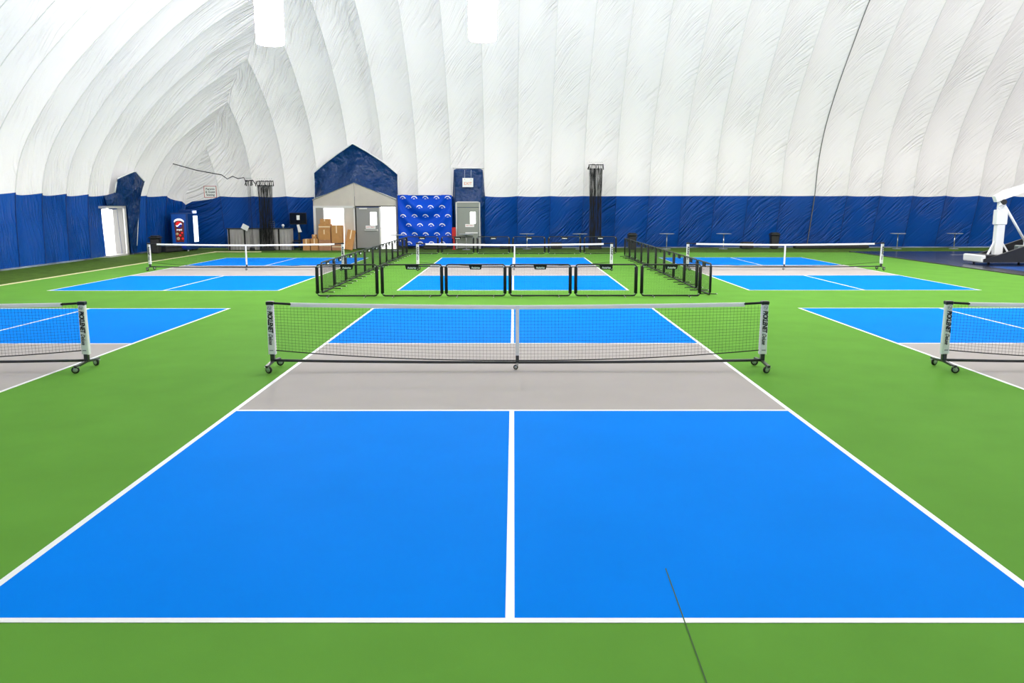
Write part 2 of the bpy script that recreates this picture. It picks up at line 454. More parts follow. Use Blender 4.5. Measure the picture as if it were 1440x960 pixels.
# the far half of the back wall (right of the frame) mirrors the left half; the wall behind the camera mirrors the back wall
R_ = [(k0, k1) for k0, k1 in zip(kb, kb[1:]) if k1 <= 0]
joined([panel(back_pt, a, b, 1, 0, None, True, lowres=True) for a, b in R_], 'skirt_panel', 'blue_fabric', wall_back)
joined([panel(back_pt, a, b, 1, 0, None, False, lowres=True) for a, b in R_], 'fabric_panel', 'white_fabric', wall_back)
for sk in (True, False):
    mn = 'blue_fabric' if sk else 'white_fabric'; nm = 'skirt_panel' if sk else 'fabric_panel'
    joined([panel(back_pt, a, b, 0, 1, None, sk, lowres=True) for a, b in zip(kb, kb[1:])]+[panel(back_pt, a, b, 1, 1, None, sk, lowres=True) for a, b in R_], nm, mn, wall_front)
    joined([panel(left_pt, a, b, 1, my, None, sk, lowres=True) for a, b in zip(kl, kl[1:]) for my in (0, 1)], nm, mn+'_left', wall_right)

# ------------------------------------------------------------------ the floor
fl = MB(); fl.box(-21, 52, -16, 35, -.30, -.03)
turf = fl.build('floor', 'turf', None, kind='structure')
surface = MB().box(-14.25, 16.0, -13.2, 27.5, -.029, 0.0).build('court_surface', 'floor_green', turf)
def flat(x0, x1, y0, y1, z0=-.01, z1=.002): return MB().box(x0, x1, y0, y1, z0, z1)
hl = .025
def court(cx, cy):
    W, L, N, l = 3.048, 6.705, 2.134, .05
    z = .0015
    for s in (-1, 1):
        a, b = sorted((s*N, s*L))
        for t in (-1, 1):
            x0, x1 = sorted((0, t*W))
            flat(cx+x0, cx+x1, cy+a, cy+b, z1=z).build('service_box', 'floor_blue', turf)
    flat(cx-W, cx+W, cy-N, cy+N, z1=z).build('kitchen_zone', 'floor_grey', turf)
    z = .003
    for s in (-1, 1):
        x0, x1 = sorted((s*W, s*(W-l)))
        flat(cx+x0, cx+x1, cy-L, cy+L, z1=z).build('side_line', 'line', turf)
        y0, y1 = sorted((s*L, s*(L-l)))
        flat(cx-W+l, cx+W-l, cy+y0, cy+y1, z1=z).build('base_line', 'line', turf)
        y0, y1 = sorted((s*N, s*(N+l)))
        flat(cx-W+l, cx+W-l, cy+y0, cy+y1, z1=z).build('kitchen_line', 'line', turf)
        y0, y1 = sorted((s*(N+l), s*(L-l)))
        flat(cx-l/2, cx+l/2, cy+y0, cy+y1, z1=z).build('centre_line', 'line', turf)
YF = 17.09
for cx, cy in ((0, 0), (-9.17, 0), (9.23, 0), (0, YF), (-9.18, YF), (9.22, YF)): court(cx, cy)
# cream turf line along the left edge, and its turn along the far edge
t_ = MB().box(-14.45, -14.33, -13, 28.6, -.03, .004); t_.build('turf_line', 'turf_line', turf)
MB().box(-14.33, -12.2, 28.50, 28.6, -.03, .004).build('turf_line', 'turf_line', turf)
# hairline joint in the near court
MB().poly([(.952, -6.05, .0036), (.958, -6.05, .0036), (.918, -7.6, .0036), (.910, -7.6, .0036)]).build('hairline_joint', 'crack', turf)
# the raised dark sport-tile court at the right
tl = MB(); tl.box(16.12, 44, -4, 28.0, -.03, .018).build('tile_court', 'tile', turf)
MB().box(16.0, 16.12, -4, 28.0, -.03, .022).build('tile_ramp', 'tile_edge', turf)
MB().box(17.0, 21.8, 13.0, 18.3, 0, .0195).build('key_zone', 'tile_blue', turf)
MB().box(20.8, 22.4, 23.6, 23.66, 0, .020).build('tile_line', 'line', turf)
MB().box(19.4, 21.6, 25.3, 25.36, 0, .020).build('tile_line', 'line', turf)
# pale kerb where the membrane meets the ground
kb_ = MB()
for k0 in range(-9, 17):
    a, b = back_pt(k0, 0), back_pt(k0+.9999, 0)
    kb_.box(a.x, b.x, a.y-.10, a.y+.04, -.03, .02)
kb_.build('trim_1', 'kerb', None, kind='structure')
kb_ = MB()
for k0 in range(-8, 2):
    a, b = left_pt(k0, 0), left_pt(k0+.9999, 0)
    y0, y1 = sorted((a.y, b.y))
    if y1 > 24.6 and y0 < 26.4: continue
    kb_.box(a.x-.04, a.x+.09, y0, y1, -.03, .02)
kb_.build('trim_2', 'kerb', None, kind='structure')

# ------------------------------------------------------------------ hanging lamps
def make_lamp():
    t = thing('hanging_lamp', '', 'lamp')
    MB().lathe([(.36, .03), (.39, .0), (.40, .05), (.40, 1.7), (.36, 1.73)], n=28).build('diffuser', 'lamp_shell', t)
    MB().lathe([(.10, 1.73), (.22, 1.75), (.22, 1.95), (.06, 2.02)], n=16).build('ballast_housing', 'white_vinyl', t)
    return t
lamp0 = make_lamp()
dimmed = lamp0.children[0].data.copy(); dimmed.materials[0] = M['lamp_shell_dim']
LL = ['glowing drum lamp hanging high at the left above the corner side', 'glowing drum lamp hanging at top centre of the dome']
for i, (x, y, z, pw) in enumerate(LAMPS):
    o = lamp0 if i == 0 else copy_tree(lamp0)
    if i >= 7:                                     # the nearer row burns dimmer
        for k_ in o.children:
            if k_.name.startswith('diffuser'): k_.data = dimmed
    o.location = (x, y, z); o['group'] = 'lamps hanging from the dome'
    zt = 15.9 - (0 if y < 12 else .35)
    MB().tube([(0, 0, 2.0), (0, 0, 14.2-z)], .012, 5).build('suspension_wire', 'steel', o)
    if i < 2: o['label'] = LL[i]
    else: o['label'] = 'drum lamp above the picture, %s from the left in the %s lamp row' % ((ORD[i], 'farther') if i < 7 else (ORD[i-7], 'nearer'))

# ------------------------------------------------------------------ portable pickleball nets
HW = 3.32
def ztop(x): return .868+.040*(abs(x)/HW)**1.5
def zbot(x): return .125+.145*(abs(x)/HW)**2.2
def make_net():
    t = thing('portable_net', '', 'net')
    # cords
    mb = MB(); n = 142; x0, x1 = -HW+.04, HW-.04; r = .0014
    for i in range(n+1):
        x = x0+(x1-x0)*i/n
        mb.tube([(x, 0, zbot(x)), (x, 0, ztop(x)-.03)], r, 3, cap=False, smooth=False)
    rows = 16
    for j in range(1, rows):
        pts = []
        for i in range(41):
            x = x0+(x1-x0)*i/40; a, b = zbot(x), ztop(x)-.03
            pts.append((x, 0, a+(b-a)*j/rows))
        mb.tube(pts, r, 3, cap=False, smooth=False)
    mb.build('net_mesh', 'black_cord', t, kind='stuff')
    xs = [x0+(x1-x0)*i/40 for i in range(41)]
    MB().tube([(x, 0, zbot(x)) for x in xs], .007, 6).build('bottom_cord', 'black_strap', t)
    # top tape: folded white vinyl over the cable
    tp = MB(); xa, xb = -HW+.27, HW-.27
    prof = [(-.008, -.045), (-.011, -.02), (-.009, .004), (0, .012), (.009, .004), (.011, -.02), (.008, -.045)]
    tp.grid(lambda u, v: (xa+(xb-xa)*u, prof[min(6, round(v*6))][0], ztop(xa+(xb-xa)*u)+prof[min(6, round(v*6))][1]), 48, 6)
    tp.build('top_tape', 'white_tape', t)
    for s in (-1, 1):
        MB().tube([(s*(HW-.28), 0, ztop(HW-.28)-.008), (s*(HW-.10), 0, .905), (s*(HW+.03), 0, .912)], .020, 6, flat=.8).build('end_strap', 'black_strap', t)
        MB().rbox(s*HW-.05, s*HW+.05, -.045, .045, .885, .935, .008).build('post_cap', 'black', t)
        MB().rbox(s*HW-.028, s*HW+.028, -.03, .03, .12, .90, .006).build('post', 'dark_steel', t)
        sl = MB()
        def sleeve(u, v, s=s):
            a = 2*PI*u; wd = .044+.008*(1-v)
            cx, sy = math.cos(a), math.sin(a)
            q = lambda c: math.copysign(abs(c)**.45, c)
            return (s*(HW)+q(cx)*wd, q(sy)*.040, .215+.67*v+(.004*math.sin(a*3) if v in (0, 1) else 0))
        sl.grid(sleeve, 20, 6); slo = sl.build('post_sleeve', 'white_vinyl', t)
        Rv = FACE @ Matrix.Rotation(-PI/2, 3, 'Z'); Rv_ = Matrix.Identity(3)
        me = text_mesh('PICKLENET', .086, Rv_, (0, 0, 0), 'ink', bold=.0035, shear=.2, spacing=.95)
        wd_ = max(v.co.x for v in me.vertices)-min(v.co.x for v in me.vertices)
        me.transform(Matrix.Translation((s*HW, -.044, .662)) @ Rv.to_4x4() @ Matrix.Diagonal((.300/wd_, 1, 1, 1)))
        link('lettering', me, slo)
        me = text_mesh('Deluxe', .076, Rv_, (0, 0, 0), 'ink', bold=.0008, shear=.45, spacing=.95)
        wd_ = max(v.co.x for v in me.vertices)-min(v.co.x for v in me.vertices)
        me.transform(Matrix.Translation((s*HW-.003, -.045, .425)) @ Rv.to_4x4() @ Matrix.Diagonal((.150/wd_, 1, 1, 1)))
        link('lettering', me, slo)
        em = MB(); em.tube([(s*HW-.022, -.045, .842), (s*HW-.012, -.045, .862), (s*HW+.008, -.045, .836), (s*HW+.02, -.045, .856)], .004, 4)
        em.lathe([(.028, -.0462), (.024, -.0462)], (s*HW, 0, .85), 16, 'y', cap=False); em.build('emblem', 'grey_ink', slo)
        MB().box(s*HW-.026, s*HW+.026, -.0465, -.0455, .265, .278).build('care_print', 'grey_ink', slo)
        ft = MB().tube([(s*HW, -.31, .098), (s*HW, -.22, .10), (s*HW, 0, .118), (s*HW, .22, .10), (s*HW, .31, .098)], .026, 4, smooth=False, flat=.75)
        fo = ft.build('foot_bar', 'dark_steel', t)
        for sy in (-1, 1):
            cs = MB(); Y = sy*.27
            cs.m = 0; cs.lathe([(.030, -.014), (.048, -.011), (.050, 0), (.048, .011), (.030, .014)], (0, 0, .050), 18, 'x')
            cs.m = 1; cs.lathe([(.006, -.017), (.030, -.0155), (.030, .0155), (.006, .017)], (0, 0, .050), 14, 'x')
            cs.xf(Matrix.Rotation(math.radians(90-s*sy*22), 3, 'Z'), (s*HW-s*.02, Y, 0))
            cs.m = 2
            for q in (-1, 1): cs.box(s*HW-s*.02-.012, s*HW-s*.02+.012, Y+q*.021-.0015, Y+q*.021+.0015, .045, .092)
            cs.box(s*HW-.028, s*HW+.028, Y-.028, Y+.028, .086, .094)
            # brake pedal
            cs.box(s*HW-.015, s*HW+.015, Y+sy*.02, Y+sy*.062, .068, .078)
            cs.build('caster', ['rubber', 'hub', 'steel'], fo)
    # base bar, a little lower at the middle
    MB().tube([(-HW, 0, .128), (-2.4, 0, .112), (-1.2, 0, .101), (0, 0, .098), (1.2, 0, .101), (2.4, 0, .112), (HW, 0, .128)], .019, 8).build('base_bar', 'dark_steel', t)
    MB().box(-.024, .024, -.020, .020, .195, .872).build('centre_strap', 'white_vinyl', t)
    cp = MB().box(-.022, .022, -.018, .018, .09, .20).build('centre_post', 'dark_steel', t)
    cs = MB(); cs.m = 0; cs.lathe([(.022, -.012), (.033, -.010), (.034, 0), (.033, .010), (.022, .012)], (-.022, -.01, .034), 16, 'y')
    cs.m = 1; cs.lathe([(.005, -.014), (.02, -.013), (.02, .013), (.005, .014)], (-.022, -.01, .034), 12, 'y')
    cs.m = 2; cs.box(-.012, .014, -.028, .010, .055, .092)
    cs.build('caster', ['rubber', 'hub', 'steel'], cp)
    return t
NETS = [(.07, .06, 'white taped portable net on the nearest centre court'),
        (-9.10, .06, 'portable net at the left edge of the picture, nearest row'),
        (9.17, .06, 'portable net at the right edge of the picture, nearest row'),
        (.05, YF, 'portable net on the far centre court inside the black barriers'),
        (-9.15, YF, 'portable net on the far left court before the boxes and counter'),
        (9.30, YF, 'portable net on the far right court beside the black tile floor')]
net0 = make_net()
for i, (x, y, lb) in enumerate(NETS):
    o = net0 if i == 0 else copy_tree(net0)
    o.location = (x, y, .003); tag(o, lb, 'net', 'portable nets standing on the courts')

# ------------------------------------------------------------------ black mesh barrier panels
BW, BH = 1.49, .80
def make_barrier(w_=BW):
    t = thing('barrier_panel', '', 'barrier')
    a, b, c, d = -w_/2+.022, w_/2-.022, .024, BH-.02
    fr = MB(); cr = .06
    def arc(cx, cz, t0): return [(cx+cr*math.cos(t0+q*PI/6), 0, cz+cr*math.sin(t0+q*PI/6)) for q in range(4)]
    # horizontals and rounded corners
    fr.tube([(a, 0, d-cr)]+arc(a+cr, d-cr, PI)[::-1][::-1][:0]+[(a+cr-cr*math.cos(q*PI/6), 0, d-cr+cr*math.sin(q*PI/6)) for q in range(1, 4)]
            + [(b-cr+cr*math.sin(q*PI/6), 0, d-cr+cr*math.cos(q*PI/6)) for q in range(0, 4)], .019, 8)
    fr.tube([(a, 0, c+cr)]+[(a+cr-cr*math.cos(q*PI/6), 0, c+cr-cr*math.sin(q*PI/6)) for q in range(1, 4)]
            + [(b-cr+cr*math.sin(q*PI/6), 0, c+cr-cr*math.cos(q*PI/6)) for q in range(0, 4)], .019, 8)
    fr.build('frame', 'black', t)
    for x in (a, b):
        MB().tube([(x, 0, c+cr-.01), (x, 0, d-cr+.01)], .042, 8, flat=.7).build('side_sleeve', 'black_strap', t)
    sc_ = MB(); n = 46
    for i in range(1, n):
        x = a+(b-a)*i/n; sc_.box(x-.0012, x+.0012, -.0008, .0008, c, d)
    for j in range(1, 24):
        z = c+(d-c)*j/24; sc_.box(a, b, -.0008, .0008, z-.0012, z+.0012)
    sc_.build('mesh_screen', 'black_cord', t, kind='stuff')
    hd = MB(); hd.poly([(-.16, -.012, d-.01), (.16, -.012, d-.01), (.135, -.012, d-.115), (-.135, -.012, d-.115)], (0, .024, 0))
    h = hd.build('handle', 'black_strap', t)
    link('lettering', text_mesh('PickleNet', .062, FACE, (0, -.016, d-.078), 'white_ink', bold=.002, shear=.3, sx=.85), h)
    ck = MB()
    for x, z in ((a+.03, d-.045), (b-.03, d-.045), (a+.03, c+.045), (b-.03, c+.045)): ck.lathe([(.020, -.026), (.020, -.02)], (x, 0, z), 8, 'y')
    ck.build('corner_clip', 'steel', t)
    for x in (-w_*.30, w_*.30):
        f = MB(); f.tube([(x, -.24, .012), (x, -.10, .014), (x, 0, .03), (x, .10, .014), (x, .24, .012)], .011, 6)
        fo = f.build('foot', 'black', t)
        MB().lathe([(.006, -.258), (.012, -.253), (.012, -.234), (.008, -.230)], (x, 0, .013), 8, 'y').build('foot_tip', 'white_vinyl', fo)
    return t
bar0 = make_barrier(); nbar = [0]
def put_barrier(x, y, rz, label, group, sx=1.0):
    o = bar0 if nbar[0] == 0 else copy_tree(bar0); nbar[0] += 1
    o.location = (x, y, .0015); o.rotation_euler = (0, 0, rz); o.scale = (sx, 1, 1); tag(o, label, 'barrier', group)
for i, (a, b) in enumerate(((-4.79, -3.29), (-3.205, -1.71), (-1.645, -.17), (-.09, 1.42), (1.51, 3.02), (3.12, 4.58))):
    nm = ['leftmost of six', 'second from left', 'third from left', 'fourth from left', 'fifth from left', 'rightmost of six'][i]
    put_barrier((a+b)/2, 8.95, 0, 'black framed mesh barrier in the nearest row across the middle, '+nm, 'barriers of the near row', (b-a)/BW)
for i in range(6):
    nm = ['leftmost of six', 'second from left', 'third from left', 'fourth from left', 'fifth from left', 'rightmost of six'][i]
    put_barrier(-4.16+i*1.625, 26.4, 0, 'black framed mesh barrier in the farthest row by the back wall, '+nm, 'barriers of the far row', 1.0)
sp = (26.3-9.62)/11
for i in range(11):
    put_barrier(-4.83, 9.62+sp*(i+.5), PI/2, 'black mesh barrier seen edge-on in the left side row, %s from the near end' % ORD[i], 'barriers of the left side row', sp*.99/(BW+.045))
sp = (24.75-9.1)/10
for i in range(10):
    put_barrier(4.86, 9.1+sp*(i+.5), PI/2, 'black mesh barrier seen edge-on in the right side row, %s from the near end' % ORD[i], 'barriers of the right side row', sp*.99/(BW+.045))

# ------------------------------------------------------------------ main entrance with its blue hood (back wall)
d1 = struct_root('door_1')
FY = 30.8
def pan(x0, x1, z0, z1, y=FY, t=.04): return MB().box(x0, x1, y, y+t, z0, z1)
g = MB(); g.poly([(-10.12, FY, 2.17), (-8.04, FY, 2.17), (-8.04, FY, 3.30), (-10.12, FY, 2.50)], (0, .05, 0)); g.build('gable_panel', 'metal_panel', d1)
g = MB(); g.poly([(-8.02, FY, 2.17), (-5.96, FY, 2.17), (-5.96, FY, 2.52), (-8.02, FY, 3.30)], (0, .05, 0)); g.build('gable_panel', 'metal_panel', d1)
MB().tube([(-10.16, FY-.02, 2.47), (-8.03, FY-.02, 3.33), (-5.92, FY-.02, 2.50)], .03, 6).build('gable_trim', 'metal_frame', d1)
pan(-10.14, -8.02, 2.06, 2.17, FY-.03, .08).build('header', 'metal_frame', d1)
pan(-8.02, -5.96, 2.12, 2.17, FY-.02, .06).build('header', 'dark_gap', d1)
pan(-10.14, -10.02, 0, 2.06, FY-.03, .08).build('frame_post', 'metal_frame', d1)
pan(-10.02, -9.62, 0, 2.06).build('side_panel', 'door_grey', d1)
pan(-9.62, -8.60, 0, 2.06, FY+.01).build('pane', 'day_pane', d1)
pan(-8.60, -8.54, 0, 2.06, FY-.03, .08).build('frame_post', 'metal_frame', d1)
pan(-8.54, -8.10, 0, 2.06).build('side_panel', 'metal_panel', d1)
pan(-8.10, -8.03, 0, 2.12, FY-.03, .08).build('frame_post', 'metal_frame', d1)
pan(-8.03, -7.97, 0, 2.12, FY-.02, .06).build('door_seal', 'dark_gap', d1)
lf = pan(-7.96, -6.80, .06, 2.09, FY-.02, .05).build('door_leaf', 'door_grey', d1)
MB().box(-7.26, -6.93, FY-.03, FY-.02, 1.20, 1.86).build('window_pane', 'day_pane', lf)
MB().box(-7.50, -7.00, FY-.035, FY-.02, 1.02, 1.18).build('notice', 'paper', lf)
link('lettering', text_mesh('EXIT ONLY', .085, FACE, (-7.25, FY-.038, 1.10), 'red_ink', bold=.001), lf)
pb = MB(); pb.box(-7.55, -6.90, FY-.10, FY-.07, .93, .98); pb.box(-7.55, -7.50, FY-.08, FY-.02, .93, .98); pb.box(-6.93, -6.88, FY-.08, FY-.02, .91, 1.0)
pb.build('push_bar', 'metal_frame', lf)
MB().box(-7.80, -7.40, FY-.08, FY-.02, 2.0, 2.07).build('door_closer', 'metal_frame', lf)
pan(-6.80, -6.72, 0, 2.12, FY-.03, .08).build('frame_post', 'metal_frame', d1)
pan(-6.72, -5.98, 1.06, 2.12, FY+.01).build('pane', 'day_pane', d1)
pan(-6.72, -5.98, 1.03, 1.06, FY-.01, .04).build('glazing_bar', 'metal_frame', d1)
pan(-6.72, -5.98, .0, 1.03, FY+.01).build('pane', 'day_pane', d1)
# side walls of the vestibule back to the membrane
MB().box(-10.14, -10.10, FY, 32.2, 0, 2.5).build('side_wall', 'metal_panel', d1)
MB().box(-5.98, -5.94, FY, 32.2, 0, 2.5).build('side_wall', 'metal_panel', d1)
def fab_y(x, z):
    """y of the back membrane at its seams, without bulge"""
    k = (x-.20)/1.697; return back_pt(k, z).y
# hood: from the gothic outline on the membrane down to the gable roof line
hood = MB()
def arch_out(u):
    pts = [(-10.20, 2.44), (-10.16, 3.83), (-9.55, 4.30), (-8.9, 4.74), (-8.05, 5.26), (-7.35, 4.86), (-6.55, 4.33), (-5.88, 3.77), (-5.90, 2.50)]
    L = [0]
    for p, q in zip(pts, pts[1:]): L.append(L[-1]+math.dist(p, q))
    return interp(u*L[-1], L, [p[0] for p in pts]), interp(u*L[-1], L, [p[1] for p in pts])
def hood_pt(u, v):
    xo, zo = arch_out(u)
    xi = -10.16+u*4.24; zi = 2.47+(.86)*(1-abs(xi+8.03)/2.12)
    yo = fab_y(xo, zo)-.14
    x = xo+(xi-xo)*v; z = zo+(zi-zo)*v
    y = yo+(FY-.06-yo)*v**.8 + .30*math.sin(PI*v**.75)*(.6+.4*math.sin(PI*u)) - .07*math.sin(v*PI)*math.sin(u*19+v*7)
    return (x, y, z)
hood.grid(hood_pt, 56, 14)
hd = hood.build('entrance_hood', 'hood_fabric', d1)
rim = MB(); rim.tube([hood_pt(i/56, 0) for i in range(57)], .035, 6); rim.build('hood_rim', 'white_tape', d1)
sm = MB(); sm.tube([(hood_pt(.13, .0)[0], fab_y(-10, 3.8)-.62, 3.50), (-8.0, 30.35, 3.62), (hood_pt(.87, 0)[0], fab_y(-6, 3.8)-.62, 3.50)], .008, 4)
# ------------------------------------------------------------------ second exit
d2 = struct_root('door_2'); FY2 = 31.0
X0, X1 = -2.93, -1.68
MB().box(X0, X0+.06, FY2-.03, FY2+.08, 0, 2.38).build('frame_post', 'metal_frame', d2)
MB().box(X1-.06, X1, FY2-.03, FY2+.08, 0, 2.38).build('frame_post', 'metal_frame', d2)
MB().box(X0, X1, FY2-.03, FY2+.08, 2.33, 2.39).build('header', 'metal_frame', d2)
MB().box(X0+.06, X1-.06, FY2, FY2+.05, 2.10, 2.33).build('transom', 'door_grey_green', d2)
lf = MB().box(X0+.08, X1-.08, FY2-.01, FY2+.04, .02, 2.08).build('door_leaf', 'door_grey_green', d2)
MB().box(-2.20, -1.92, FY2-.02, FY2-.01, 1.27, 1.86).build('window_pane', 'day_pane', lf)
MB().box(-2.45, -2.0, FY2-.025, FY2-.01, 1.10, 1.25).build('notice', 'paper', lf)
link('lettering', text_mesh('EXIT ONLY', .075, FACE, (-2.225, FY2-.028, 1.175), 'red_ink', bold=.001), lf)
MB().box(-2.45, -1.82, FY2-.08, FY2-.05, .78, .83).build('push_bar', 'white_vinyl', lf)
MB().box(X0-.02, X0, FY2, 32.1, 0, 2.4).build('side_wall', 'metal_panel', d2)
MB().box(X1, X1+.02, FY2, 32.1, 0, 2.4).build('side_wall', 'metal_panel', d2)
def hood2(u, v):
    # around: left edge up, top, right edge down (u); outline -> door frame (v)
    pts = [(-3.10, .0), (-3.12, 2.5), (-3.02, 4.03), (-1.56, 4.03), (-1.44, 2.5), (-1.50, .0)]
    L = [0]
    for p, q in zip(pts, pts[1:]): L.append(L[-1]+math.dist(p, q))
    xo = interp(u*L[-1], L, [p[0] for p in pts]); zo = interp(u*L[-1], L, [p[1] for p in pts])
    pi_ = [(-2.93, 0), (-2.93, 1.4), (-2.93, 2.39), (-1.68, 2.39), (-1.68, 1.4), (-1.68, 0)]
    xi = interp(u*L[-1], L, [p[0] for p in pi_]); zi = interp(u*L[-1], L, [p[1] for p in pi_])
    yo = fab_y(xo, zo)-.10
    return (xo+(xi-xo)*v, yo+(FY2-.05-yo)*v-.04*math.sin(v*PI)*math.sin(u*31), zo+(zi-zo)*v)
MB().grid(hood2, 48, 8).build('entrance_hood', 'hood_fabric', d2)
MB().tube([(-3.06, fab_y(-3, 4.05)-.1, 4.07), (-1.52, fab_y(-1.5, 4.05)-.1, 4.07)], .03, 6).build('hood_rim', 'white_tape', d2)
nt_ = tag(MB().box(-2.56, -2.02, 30.83, 30.85, 3.10, 3.55).build('hanging_notice', 'paper'), 'white notice with orange print hung on the hood above the second exit', 'sign')
link('lettering', text_mesh('EXIT', .20, FACE, (-2.29, 30.825, 3.27), 'orange_ink', bold=.001), nt_)
for q in (-2.45, -2.13):
    MB().tube([(q, 30.84, 3.55), (q, 30.95, 3.95)], .006, 4).build('hanging_string', 'white_tape', nt_)
    MB().lathe([(.02, -.012), (.02, -.006)], (q, 30.84, 3.48), 8, 'y').build('eyelet', 'grey_ink', nt_)

# ------------------------------------------------------------------ left exit with its blue hood
d3 = struct_root('door_3')
WX = -17.66
MB().box(WX-.42, WX+.02, 26.20, 26.30, 0, 2.12).build('door_jamb', 'door_grey', d3)
MB().box(WX-.02, WX+.10, 26.22, 26.40, 0, 2.12).build('frame_post', 'metal_frame', d3)
MB().box(WX-.42, WX+.10, 24.60, 26.40, 2.08, 2.18).build('header', 'metal_frame', d3)
MB().box(WX-.46, WX-.42, 24.3, 26.3, 0, 2.15).build('pane', 'day_pane', d3)
MB().box(WX-.42, WX+.10, 24.62, 26.38, -.03, .04).build('threshold', 'metal_frame', d3)
def lx(y, z):
    """x of the left membrane near y,z"""
    k = (30.0-y)/1.65-9; return left_pt(k, z).x
def hood3(u, v):
    out = [(24.55, 2.62), (25.40, 2.75), (25.40, 3.36), (26.66, 3.74), (27.72, 3.28), (27.65, 1.9), (27.25, .05)]
    inn = [(24.60, 2.20), (25.30, 2.20), (25.9, 2.20), (26.40, 2.18), (26.44, 1.8), (26.44, .9), (26.46, .05)]
    L = [0]
    for p, q in zip(out, out[1:]): L.append(L[-1]+math.dist(p, q))
    yo = interp(u*L[-1], L, [p[0] for p in out]); zo = interp(u*L[-1], L, [p[1] for p in out])
    yi = interp(u*L[-1], L, [p[0] for p in inn]); zi = interp(u*L[-1], L, [p[1] for p in inn])
    y = yo+(yi-yo)*v; z = zo+(zi-zo)*v
    xo = lx(yo, zo)+.06; xi = WX+.12
    return (xo+(xi-xo)*v+.05*math.sin(v*PI)*math.sin(u*19)+.03, y, z)
MB().grid(hood3, 48, 10).build('entrance_hood', 'hood_fabric', d3)
MB().tube([hood3(.12+.42*i/20, 0) for i in range(21)], .03, 6).build('hood_rim', 'white_tape', d3)
MB().tube([(lx(27.42, 2.0)+.12, 27.45, 2.0), (lx(27.3, 1.0)+.12, 27.35, 1.0), (lx(27.2, .4)+.12, 27.22, .35)], .02, 5).build('lacing_gap', 'white_tape', d3)

# ------------------------------------------------------------------ royal blue banner with a repeated emblem
bn = thing('banner', 'royal blue banner with rows of small white emblems, hung between the two exits', 'banner', (0, 0, 0))
BX0, BX1, BZ0, BZ1 = -5.90, -3.14, .14, 2.72
def ban_y(x, z):
    u = (x-BX0)/(BX1-BX0)*2-1; v = (z-BZ0)/(BZ1-BZ0)
    s = v+.55*(1-u*u)*.9                       # swags hang from the two top corners
    sw = math.sin(s*14.5)*.14*(1-u*u)**.6*min(1, v*1.6+.1)
    return 31.17+sw*.9-.05*(1-abs(u))
MB().grid(lambda u, v: (BX0+(BX1-BX0)*u, ban_y(BX0+(BX1-BX0)*u, BZ0+(BZ1-BZ0)*v), BZ0+(BZ1-BZ0)*v), 40, 60).build('banner_cloth', 'banner', bn)
def emblem(cx, cz):
    mb = MB(); n = 9; y = lambda x, z: ban_y(min(max(x, BX0), BX1), z)-.008
    def pt(r, a): 
        x = cx+r*1.25*math.cos(a); z = cz+r*math.sin(a); return (x, y(x, z), z)
    for i in range(n):
        a0 = PI*1.02-(PI*1.12)*i/n; a1 = PI*1.02-(PI*1.12)*(i+1)/n
        w0 = .018+.034*math.sin(PI*min(1, (i+.5)/n)); 
        b = len(mb.v); mb.v += [pt(.11-w0, a0), pt(.11, a0), pt(.11, a1), pt(.11-w0, a1)]; mb.face((b, b+1, b+2, b+3))
    b = len(mb.v); mb.v += [(x, y(x, z), z) for x, z in ((cx-.05, cz-.05), (cx+.05, cz-.05), (cx+.035, cz-.02), (cx-.035, cz-.02))]; mb.face((b, b+1, b+2, b+3))
    b = len(mb.v); mb.v += [(x, y(x, z), z) for x, z in ((cx+.10, cz-.01), (cx+.16, cz-.03), (cx+.15, cz+.03))]; mb.face((b, b+1, b+2))
    mb.build('emblem', 'white_ink', bn)
for r in range(6):
    z = 2.56-.46*r
    if r % 2 == 0:
        for c in range(5): emblem(BX0+.26+c*.572, z)
    else:
        for c in range(4): emblem(BX0+.54+c*.572, z)
MB().tube([(BX0-.02, ban_y(BX0, BZ1), BZ1), (BX1+.02, ban_y(BX1, BZ1), BZ1)], .018, 6).build('hanging_rod', 'white_tape', bn)

rb = thing('fire_point', 'tall narrow red fire extinguisher box beside the second exit', 'extinguisher', (-3.02, 30.75, -.03))
MB().rbox(-.10, .10, -.08, .08, .55, 1.12, .02).build('cabinet', 'red', rb)
MB().box(-.04, .04, -.03, .03, .03, .55).build('stand_post', 'red', rb)
MB().box(-.10, .10, -.10, .10, 0, .03).build('stand_base', 'red', rb)

# ------------------------------------------------------------------ cartons
def carton(x0, x1, z0, z1, y0, y1, label, m='card', rot=0, tape='v'):
    cx, cy = (x0+x1)/2, (y0+y1)/2; hx, hy, h = (x1-x0)/2, (y1-y0)/2, z1-z0
    t = thing('cardboard_box', label, 'box', (cx, cy, z0-.03 if z0 == 0 else z0), rot, 'cardboard boxes piled before the entrance')
    if z0 == 0: h += .03
    MB().rbox(-hx, hx, -hy, hy, 0, h-.004, .004).build('body', m, t)
    MB().box(-hx+.003, -.002, -hy+.003, hy-.003, h-.004, h).build('flap', m, t)
    MB().box(.002, hx-.003, -hy+.003, hy-.003, h-.004, h).build('flap', m, t)
    tp = MB(); tp.box(-.03, .03, -hy-.002, hy+.002, h-.001, h+.0005)
    if tape == 'v': tp.box(-.03, .03, -hy-.003, -hy, h*.55, h)
    else: tp.box(-hx-.002, hx+.002, -hy-.003, -hy, h*.42, h*.42+.05)
    tp.build('tape', 'packing_tape', t)
    return t
carton(-10.50, -10.16, 0, .54, 29.85, 30.25, 'cardboard box at the left end of the pile, beside the screen stand')
carton(-10.12, -9.75, 0, .56, 29.9, 30.3, 'cardboard box on the floor, second from the left end of the pile')
carton(-10.06, -9.84, .563, .76, 29.98, 30.2, 'small cardboard box on top of the second box from the left')
